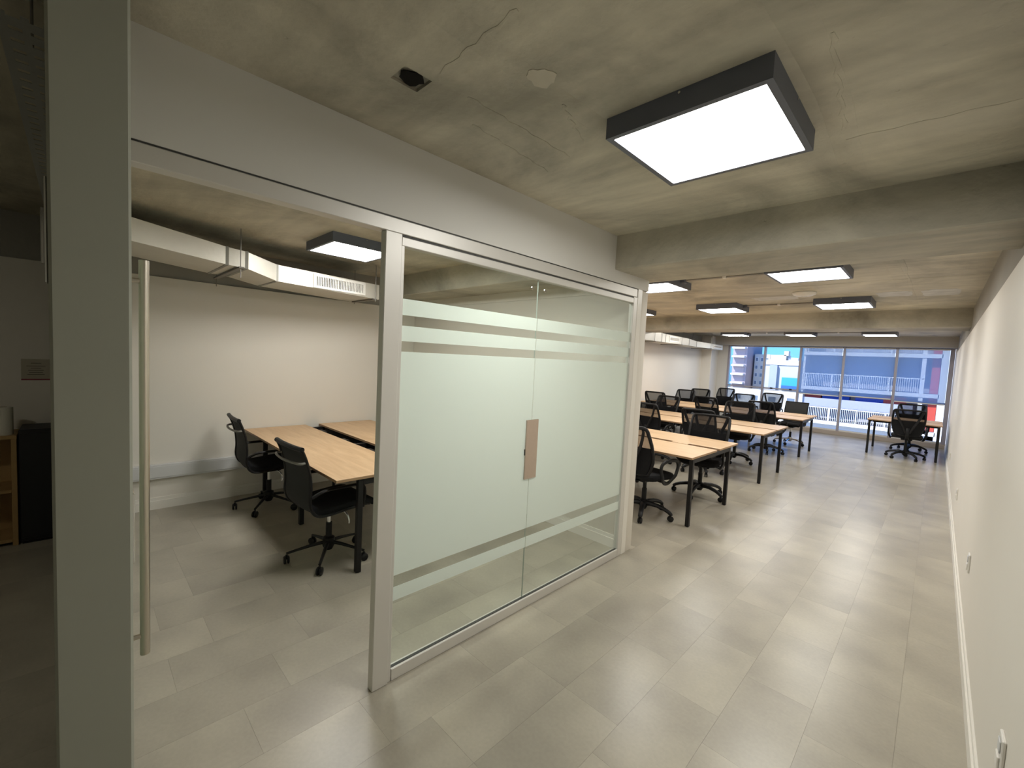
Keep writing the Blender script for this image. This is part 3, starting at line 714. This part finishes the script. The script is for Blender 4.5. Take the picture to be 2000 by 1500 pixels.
def make_task_chair(base_rot):
    t = empty('task_chair')
    star_base(t, 'black_plastic', False, base_rot)
    MB().lathe([(0, 0.17), (0.027, 0.17), (0.027, 0.30), (0.021, 0.30), (0.021, 0.40), (0, 0.40)], n=14).build('gas_lift', 'black_plastic', t)
    bx(-0.09, -0.13, 0.395, 0.09, 0.10, 0.440).build('tilt_mechanism', 'black_plastic', t, bevel=0.012)
    MB().tube([(0.08, 0.02, 0.415), (0.20, 0.03, 0.412), (0.25, 0.03, 0.40)], 0.007, 6).build('lever', 'black_plastic', t)
    # seat: rounded cushion with waterfall front
    rings = []; n = 24
    for z, e in ((0.440, 0.86), (0.448, 0.95), (0.470, 1.0), (0.495, 0.99), (0.510, 0.94), (0.515, 0.82)):
        ring = []
        for i in range(n):
            a = 2*PI*i/n; ca, sa = math.cos(a), math.sin(a)
            x = abs(ca)**0.42*math.copysign(1, ca)*0.248*e; y = abs(sa)**0.42*math.copysign(1, sa)*0.238*e+0.012
            ring.append((x, y, z-max(0, y-0.10)*0.12))
        rings.append(ring)
    MB().loft(rings).build('seat', 'black_fabric', t)
    # back: tubular frame, mesh, lower pad, V struts and spine
    pts = []
    for z in (0.52, 0.58, 0.66, 0.75, 0.85, 0.94, 0.99): pts.append(back_pt(1, z))
    pts += [back_pt(0.985, 1.018), back_pt(0.90, 1.031), back_pt(0.4, 1.033), back_pt(0, 1.034), back_pt(-0.4, 1.033), back_pt(-0.90, 1.031), back_pt(-0.985, 1.018)]
    for z in (0.99, 0.94, 0.85, 0.75, 0.66, 0.58, 0.52): pts.append(back_pt(-1, z))
    pts += [back_pt(-0.7, 0.505), back_pt(0, 0.50), back_pt(0.7, 0.505)]
    MB().tube(pts, 0.0175, 8, closed=True, flat=(1.0, 1.15)).build('backrest_frame', 'black_plastic', t)
    grid_sheet(lambda a, b: back_pt(a*1.94-0.97, 0.505+0.52*b, 0.004), 10, 12, 0.003).build('backrest_mesh', 'mesh', t)
    grid_sheet(lambda a, b: back_pt((a*1.90-0.95), 0.515+0.300*b, -0.010), 10, 7, 0.010).build('lumbar_pad', 'black_fabric', t)
    for s in (-1, 1):
        p = smooth_path([(0.030*s, -0.285, 0.56), (0.085*s, -0.305, 0.70), (0.150*s, -0.315, 0.84), (0.195*s, -0.345, 0.97), (0.200*s, -0.362, 1.015)], 4)
        MB().tube(p, 0.0165, 7, flat=(1.3, 0.8)).build('back_strut', 'black_plastic', t)
        # closed loop armrest
        c = [(0.13, 0.505), (0.165, 0.60), (0.125, 0.665), (0.0, 0.675), (-0.10, 0.655), (-0.135, 0.60), (-0.10, 0.50), (-0.02, 0.425), (0.06, 0.418)]
        lp = smooth_path([(0.292*s, y, z) for y, z in c+[c[0]]], 4)[:-1]
        lp = [Vector((p.x - s*max(0, 0.50-p.z)*0.45, p.y, p.z)) for p in lp]
        MB().tube(lp, 0.015, 8, closed=True, flat=(1.0, 1.35), upv=(1, 0, 0)).build('armrest', 'black_plastic', t)
        MB().tube([(0.10*s, 0.02, 0.432), (0.20*s, 0.02, 0.430), (0.262*s, 0.02, 0.424)], 0.014, 7, flat=(0.7, 1.6)).build('arm_bracket', 'black_plastic', t)
    MB().tube(smooth_path([(0, -0.06, 0.425), (0, -0.20, 0.425), (0, -0.275, 0.48), (0, -0.285, 0.58), (0, -0.262, 0.66)], 4), 0.022, 8, flat=(0.7, 1.4), upv=(0, 0, 1)).build('back_spine', 'black_plastic', t)
    return t

def make_sling_chair(base_mat, lift_mat, rot):
    t = empty('mesh_office_chair')
    star_base(t, base_mat, True, rot, 0.305)
    MB().lathe([(0, 0.17), (0.024, 0.17), (0.024, 0.29), (0, 0.29)], n=14).build('lift_sleeve', 'black_metal', t)
    MB().lathe([(0, 0.285), (0.014, 0.285), (0.014, 0.40), (0, 0.40)], n=12).build('gas_lift', lift_mat, t)
    bx(-0.08, -0.10, 0.392, 0.08, 0.10, 0.425).build('tilt_mechanism', 'black_metal', t, bevel=0.01)
    MB().tube(smooth_path([(0.07, 0.05, 0.40), (0.14, 0.07, 0.39), (0.17, 0.08, 0.345), (0.175, 0.08, 0.31)], 4), 0.006, 6).build('lever', lift_mat, t)
    prof = smooth_path([(0, 0.255, 0.435), (0, 0.20, 0.462), (0, 0.05, 0.455), (0, -0.13, 0.440), (0, -0.215, 0.462), (0, -0.255, 0.545), (0, -0.252, 0.66), (0, -0.262, 0.78), (0, -0.292, 0.89), (0, -0.318, 0.955)], 4)
    prof = [(p.y, p.z) for p in prof]
    split = 18
    def ribbon(ps, th, w=0.222, sag=0.012):
        s = MB(); rings = []
        for i, (y, z) in enumerate(ps):
            a = Vector(ps[max(i-1, 0)]); b = Vector(ps[min(i+1, len(ps)-1)]); d = (b-a).normalized(); nn = Vector((d.y, -d.x))  # normal in yz
            top, bot = [], []
            for k in range(9):
                u = k/4-1; sg = sag*(1-u*u)
                top.append((u*w, y+nn.x*(-sg), z+nn.y*(-sg))); bot.append((u*w*0.985, y+nn.x*(-sg)-nn.x*th, z+nn.y*(-sg)-nn.y*th))
            rings.append(top+bot[::-1])
        return s.loft(rings)
    ribbon(prof[:split], -0.050, 0.232, 0.0).build('seat', 'black_fabric', t, bevel=0.010, seg=2)
    ribbon(prof[split-1:], -0.014).build('backrest', 'grey_fabric', t)
    for s in (-1, 1):
        MB().tube([(0.230*s, y, z) for y, z in prof[3:]], 0.012, 7, upv=(1, 0, 0)).build('side_rail', 'black_metal', t)
        MB().tube(smooth_path([(0.240*s, -0.245, 0.60), (0.268*s, -0.16, 0.645), (0.272*s, 0.0, 0.650), (0.270*s, 0.12, 0.640), (0.262*s, 0.155, 0.58), (0.245*s, 0.150, 0.455)], 4), 0.016, 8, flat=(0.75, 1.35)).build('armrest', 'black_metal', t)
    MB().tube([(-0.236, -0.322, 0.965), (-0.12, -0.330, 0.962), (0, -0.333, 0.962), (0.12, -0.330, 0.962), (0.236, -0.322, 0.965)], 0.0185, 10).build('top_roll', 'black_plastic', t)
    MB().tube(smooth_path([(-0.225, -0.288, 0.865), (-0.21, -0.335, 0.862), (0, -0.362, 0.862), (0.21, -0.335, 0.862), (0.225, -0.288, 0.865)], 5), 0.010, 7).build('rear_grip', 'rope', t)
    return t

task = make_task_chair(0.25)
G = 'black mesh task chairs in the open office'
spots = [(-2.26, 4.50, -10, 1.0, 'black mesh chair on the near side of the first bench, beside the partition end'),
         (-2.14, 5.80, 186, 1.0, 'black mesh chair behind the first bench, back turned broad towards us'),
         (-3.47, 7.10, -6, 1.0, 'black mesh chair on the near side of the middle bench, closer to the partition'),
         (-2.62, 7.08, 4, 1.0, 'black mesh chair on the near side of the middle bench, behind the broad one'),
         (-4.05, 8.50, 176, 1.0, 'black mesh chair behind the middle bench, closer to the left wall'),
         (-2.55, 8.45, 190, 1.03, 'black mesh chair behind the middle bench, closer to the aisle'),
         (-3.60, 10.10, -3, 1.0, 'black mesh chair before the last bench row, middle of three'),
         (-2.43, 10.00, -12, 1.02, 'black mesh chair before the last bench row, at the aisle end'),
         (-4.85, 10.12, 5, 1.0, 'black mesh chair before the last bench row, nearest the left wall'),
         (-4.90, 11.45, 180, 1.0, 'black mesh chair behind the last bench row, nearest the left wall'),
         (-4.72, 12.20, 192, 1.02, 'black mesh chair standing back from the last bench, before the corner column'),
         (-4.50, 13.25, 170, 1.05, 'black mesh chair parked by the first window bay next to the column'),
         (-3.55, 11.95, 183, 1.0, 'black mesh chair behind the last bench row, against the first window bay'),
         (-3.15, 12.95, 180, 1.03, 'black mesh chair standing by the second window bay'),
         (-0.38, 12.12, 3, 1.0, 'black mesh chair on the near side of the lone desk by the right wall'),
         (-0.37, 13.48, 183, 1.02, 'black mesh chair on the window side of the lone desk by the right wall')]
for i, (x, y, a, s, lab) in enumerate(spots):
    o = task if i == 0 else copy_tree(task)
    o.location = (x, y, 0); o.rotation_euler = (0, 0, math.radians(a)); o.scale = (1, 1, s); tag(o, lab, 'chair', G)
sl = make_sling_chair('black_metal', 'chrome', 0.62)
tag(sl, 'black slim-backed office chair at the front end of the glazed office desk', 'chair', 'chairs in the glazed office')
sl.location = (-3.42, 1.425, 0); sl.rotation_euler = (0, 0, math.radians(3))
s2 = copy_tree(sl); s2.location = (-4.90, 1.40, 0); s2.rotation_euler = (0, 0, math.radians(-2))
tag(s2, 'black slim-backed office chair by the back wall of the glazed office', 'chair', 'chairs in the glazed office')
s3 = make_sling_chair('chrome', 'chrome', 0.3)
tag(s3, 'low-backed chair with chrome base behind the aisle end of the last bench', 'chair')
s3.location = (-2.36, 11.72, 0); s3.rotation_euler = (0, 0, math.radians(176))

# ------------------------------------------------------------------ lobby on the dark side of the entrance wall
cabn = empty('cabinet', (-5.12, -0.20, 0), 0, 'black steel cabinet against the lobby wall', 'cabinet')
bx(-0.33, -0.14, 0.02, 0.0, 0.14, 0.93).build('body', 'cab', cabn, bevel=0.006)
bx(0.0, -0.135, 0.05, 0.012, 0.135, 0.90).build('door', 'cab', cabn, bevel=0.003)
bx(-0.32, -0.13, 0.0, -0.01, 0.13, 0.02).build('plinth', 'black_plastic', cabn, smooth=False)
sh = empty('wooden_shelf', (-5.12, -0.72, 0), 0, 'open pine shelf unit beside the black cabinet', 'shelf')
for y in (-0.36, 0.34): bx(-0.33, y, 0, 0, y+0.03, 0.86).build('side_panel', 'shelfwood', sh, bevel=0.002)
for z in (0.03, 0.43): bx(-0.33, -0.33, z, -0.002, 0.34, z+0.025).build('shelf_board', 'shelfwood', sh, bevel=0.002)
bx(-0.335, -0.365, 0.86, 0.005, 0.372, 0.888).build('top_board', 'shelfwood', sh, bevel=0.002)
bx(-0.335, -0.36, 0, -0.33, 0.37, 0.86).build('back_panel', 'shelfwood', sh, smooth=False)
rl = empty('paper_roll', (-5.20, -0.42, 0.888), 0, 'white paper roll standing on the pine shelf unit', 'paper roll')
MB().lathe([(0.018, 0), (0.052, 0), (0.052, 0.22), (0.018, 0.22)], n=20).build('roll', 'paper', rl)
MB().lathe([(0.0, 0.002), (0.018, 0.002), (0.018, 0.2205), (0.0, 0.2205)], n=12).build('core', 'notice', rl)
nt_ = empty('notice', (XL, -0.255, 1.39), 0, 'printed notice with a coloured bottom strip on the lobby wall', 'notice')
bx(0, -0.085, -0.09, 0.003, 0.085, 0.09).build('sheet', 'notice', nt_, smooth=False)
for k, (z, w_) in enumerate(((0.055, 0.03), (0.03, 0.055), (0.012, 0.03), (-0.006, 0.045), (-0.024, 0.04), (-0.042, 0.05))):
    bx(0.003, -w_, z-0.0025, 0.0034, w_, z+0.0025).build('print_line', 'ink', nt_, smooth=False)
bx(0.003, -0.085, -0.09, 0.0036, 0.085, -0.078).build('colour_strip', 'inkred', nt_, smooth=False)
ct = empty('perforated_cable_tray', (-1.62, -0.085, 2.45), 0, 'perforated metal cable tray under the dark lobby ceiling', 'cable tray')
w_ = 0.046; tl = 3.7; nb = 60
pb = MB()
# bottom sheet made of strips around two rows of slots
for (a, b) in ((-w_, -0.030), (-0.006, 0.008), (0.032, w_)): pb.box(-tl, a, 0, 0, b, 0.0015)
for k in range(nb):
    x = -tl*(k+0.5)/nb
    for (a, b) in ((-0.030, -0.006), (0.008, 0.032)): pb.box(x-tl/nb*0.5, a, 0, x+tl/nb*0.20, b, 0.0015)
pb.build('perforated_base', 'tray', ct, smooth=False)
bx(-tl, -w_-0.0015, 0, 0, -w_, 0.05).build('side_flange', 'tray', ct, smooth=False)
bx(-tl, w_, 0, 0, w_+0.0015, 0.05).build('side_flange', 'tray', ct, smooth=False)
for x in (-0.3, -2.0, -3.3): MB().tube([(x, 0, 0.0), (x, 0, H-2.45)], 0.004, 6).build('hanger_rod', 'rope', ct)
dr = empty('wall_bracket', (-1.30, YE0, 1.90), 0, 'slim chrome door bracket on the lobby side of the entrance wall', 'bracket')
bx(-0.012, -0.005, -0.10, 0.03, 0, 0.11).build('bracket_plate', 'chrome', dr, bevel=0.003)
MB().tube([(0.01, -0.007, -0.06), (0.01, -0.007, 0.05)], 0.004, 8).build('bracket_pin', 'chrome', dr)

ld = empty('lobby_fill_light', (-2.9, -1.35, H), 0, 'small round fill light added to brighten the dark lobby', 'ceiling light')  # unseen light, added to brighten the lobby
MB().lathe([(0.0, 0), (0.10, 0), (0.105, -0.03), (0.092, -0.034), (0.0, -0.034)], n=24).build('rim', 'pvc', ld)
MB().lathe([(0.0, -0.0342), (0.088, -0.0342), (0.080, -0.040), (0.0, -0.042)], n=20).build('diffuser', emit_mat('lobby_fill_diffuser', (1.0, 0.95, 0.8), 85.0), ld)

# ------------------------------------------------------------------ outside
gs = struct('street', bx(-90, 16, -6.2, 40, 160, -6.0), 'o_street', smooth=False)
def opp_building():
    b = empty('balcony_building', (-4.0, 43.0, -6.0), 0, 'white apartment block with railed balconies across the street', 'building')
    def P(name, x0, y0, z0, x1, y1, z1, mat): return bx(x0+4, y0-43, z0+6, x1+4, y1-43, z1+6).build(name, mat, b, smooth=False)
    xl, xr = -8.2, 0.10
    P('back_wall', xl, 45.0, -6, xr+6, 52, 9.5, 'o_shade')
    for i, z in enumerate((-2.20, 0.55, 3.42, 6.3)):
        P('balcony_slab', xl, 43.0, z-0.28, xr, 45.2, z, 'o_white')
        P('balcony_floor', xl, 43.15, z, xr, 45.0, z+0.012, 'o_tile')
        if i < 3:
            P('divider_wall', xl-0.0, 43.1, z, xl+0.15, 45, z+2.6, 'o_white')
            for k in range(3):
                xa = xl+0.5+k*2.4
                f = P('balcony_window', xa, 44.94, z+0.05, xa+1.8, 45.0, z+2.1, 'o_drape')
        rail = P('railing', xl, 43.05, z+1.02, -0.75, 43.11, z+1.09, 'o_rail')
        rb = MB()
        for k in range(int((-0.75-xl)/0.12)):
            x = xl+0.07+k*0.12; rb.box(x-0.016+4, 0.06, z+6.06, x+0.016+4, 0.10, z+7.04)
        o = rb.build('balusters', 'o_rail', rail, smooth=False); o['kind'] = 'stuff'
        for k in range(5):
            x = xl+0.3+k*1.75; P('rail_post', x-0.035, 43.04, z, x+0.035, 43.12, z+1.09, 'o_rail')
        P('post', -0.95, 43.05, z, -0.72, 43.3, z+2.6, 'o_white')
    P('red_pier', -0.42, 43.6, -6, 0.03, 45.2, 9.5, 'o_red')
    P('white_flank', 0.05, 43.0, -6, 6.0, 45.2, 9.5, 'o_white')
    P('ground_wall', xl, 43.6, -6, xr, 44, -2.5, 'o_grey')
    P('awning', -4.6, 43.7, -0.45, -2.9, 44.6, 0.12, 'o_blue'); P('awning', -2.9, 43.7, -0.75, -1.6, 44.6, 0.12, 'o_red'); P('awning', -8.0, 43.9, -0.85, -6.9, 44.6, 0.12, 'o_red'); P('awning', -6.8, 43.9, -0.9, -5.0, 44.6, 0.05, 'o_blue')
    P('side_screen', xl, 43.3, -1.10, -1.2, 43.36, -0.40, 'o_drape')
    return b
opp_building()
def tower(name, label, x0, x1, y, ztop, mat, floors, z0, dz, balcony=True, wmat='o_glass', ncol=3, depth=8):
    b = empty(name, ((x0+x1)/2, y, -6.0), 0, label, 'building')
    cx_ = (x0+x1)/2
    bx(x0-cx_, 0, 0, x1-cx_, depth, ztop+6).build('body', mat, b, smooth=False)
    for i in range(floors):
        z = z0-i*dz+6
        if balcony:
            bx(x0-cx_+0.1, -0.9, z-0.12, x1-cx_-0.15, 0, z+0.16).build('balcony_slab', 'o_white', b, smooth=False)
            bx(x0-cx_+0.2, -0.05, z+0.35, x1-cx_-0.3, 0.02, z+dz-0.25).build('window', 'o_glass' if wmat == 'o_glass' else wmat, b, smooth=False)
        else:
            for k in range(ncol):
                xx = x0-cx_+(x1-x0)*(k+0.5)/ncol
                w = bx(xx-(x1-x0)/ncol*0.26, -0.06, z, xx+(x1-x0)/ncol*0.26, 0.02, z+dz*0.52).build('window', 'o_white', b, smooth=False)
                bx(xx-(x1-x0)/ncol*0.20, -0.08, z+0.06, xx+(x1-x0)/ncol*0.20, -0.055, z+dz*0.52-0.06).build('pane', 'o_glass', w, smooth=False)
    return b
tower('balcony_tower', 'distant tower with stacked white curved balconies seen in the first window bay', -24.0, -21.9, 75, 9.0, 'o_brown', 7, 6.4, 1.40, True, 'o_brown')
tower('cream_building', 'distant cream building with small windows beside the balcony tower', -21.6, -19.4, 78, 4.2, 'o_cream', 5, 3.0, 1.25, False, ncol=3)
t3 = tower('grey_building', 'distant pale grey building carrying a blue billboard', -19.3, -14.6, 75, 3.3, 'o_grey', 0, 0, 1, False)
for (n, a, m_) in (('roof_block', (-1.9, 1.0, 9.3, 0.2, 4, 10.1), 'o_cream'), ('roof_block', (0.3, 1.5, 9.3, 1.7, 4, 9.75), 'o_white'), ('roof_tank', (-0.1, 1.0, 10.0, 0.5, 2, 10.7), 'o_cream'), ('parapet', (-2.35, -0.15, 8.55, 2.35, 0, 8.85), 'o_white')):
    bx(*a).build(n, m_, t3, smooth=False)
bx(-1.5, -0.5, 3.5, -0.5, 0, 8.5).build('shadow_strip', 'o_shade', t3, smooth=False)  # blue-grey slab stands in for a shadow down the facade
bb = bx(0.15, -0.25, 4.9, 2.2, -0.1, 6.7).build('billboard', 'o_board', t3, smooth=False)
bx(0.15, -0.28, 4.9, 2.2, -0.25, 5.5).build('billboard_lower_band', 'o_board2', bb, smooth=False)
tower('low_white_building', 'sunlit low white building below the far towers', -32, -12.5, 66, -1.2, 'o_white', 2, -2.6, 1.5, False, ncol=9, depth=6)
tower('far_building', 'pale far building on the skyline behind the grey one', -17.5, -11.5, 95, 4.6, 'o_cream', 2, 3.4, 1.3, False, ncol=4)
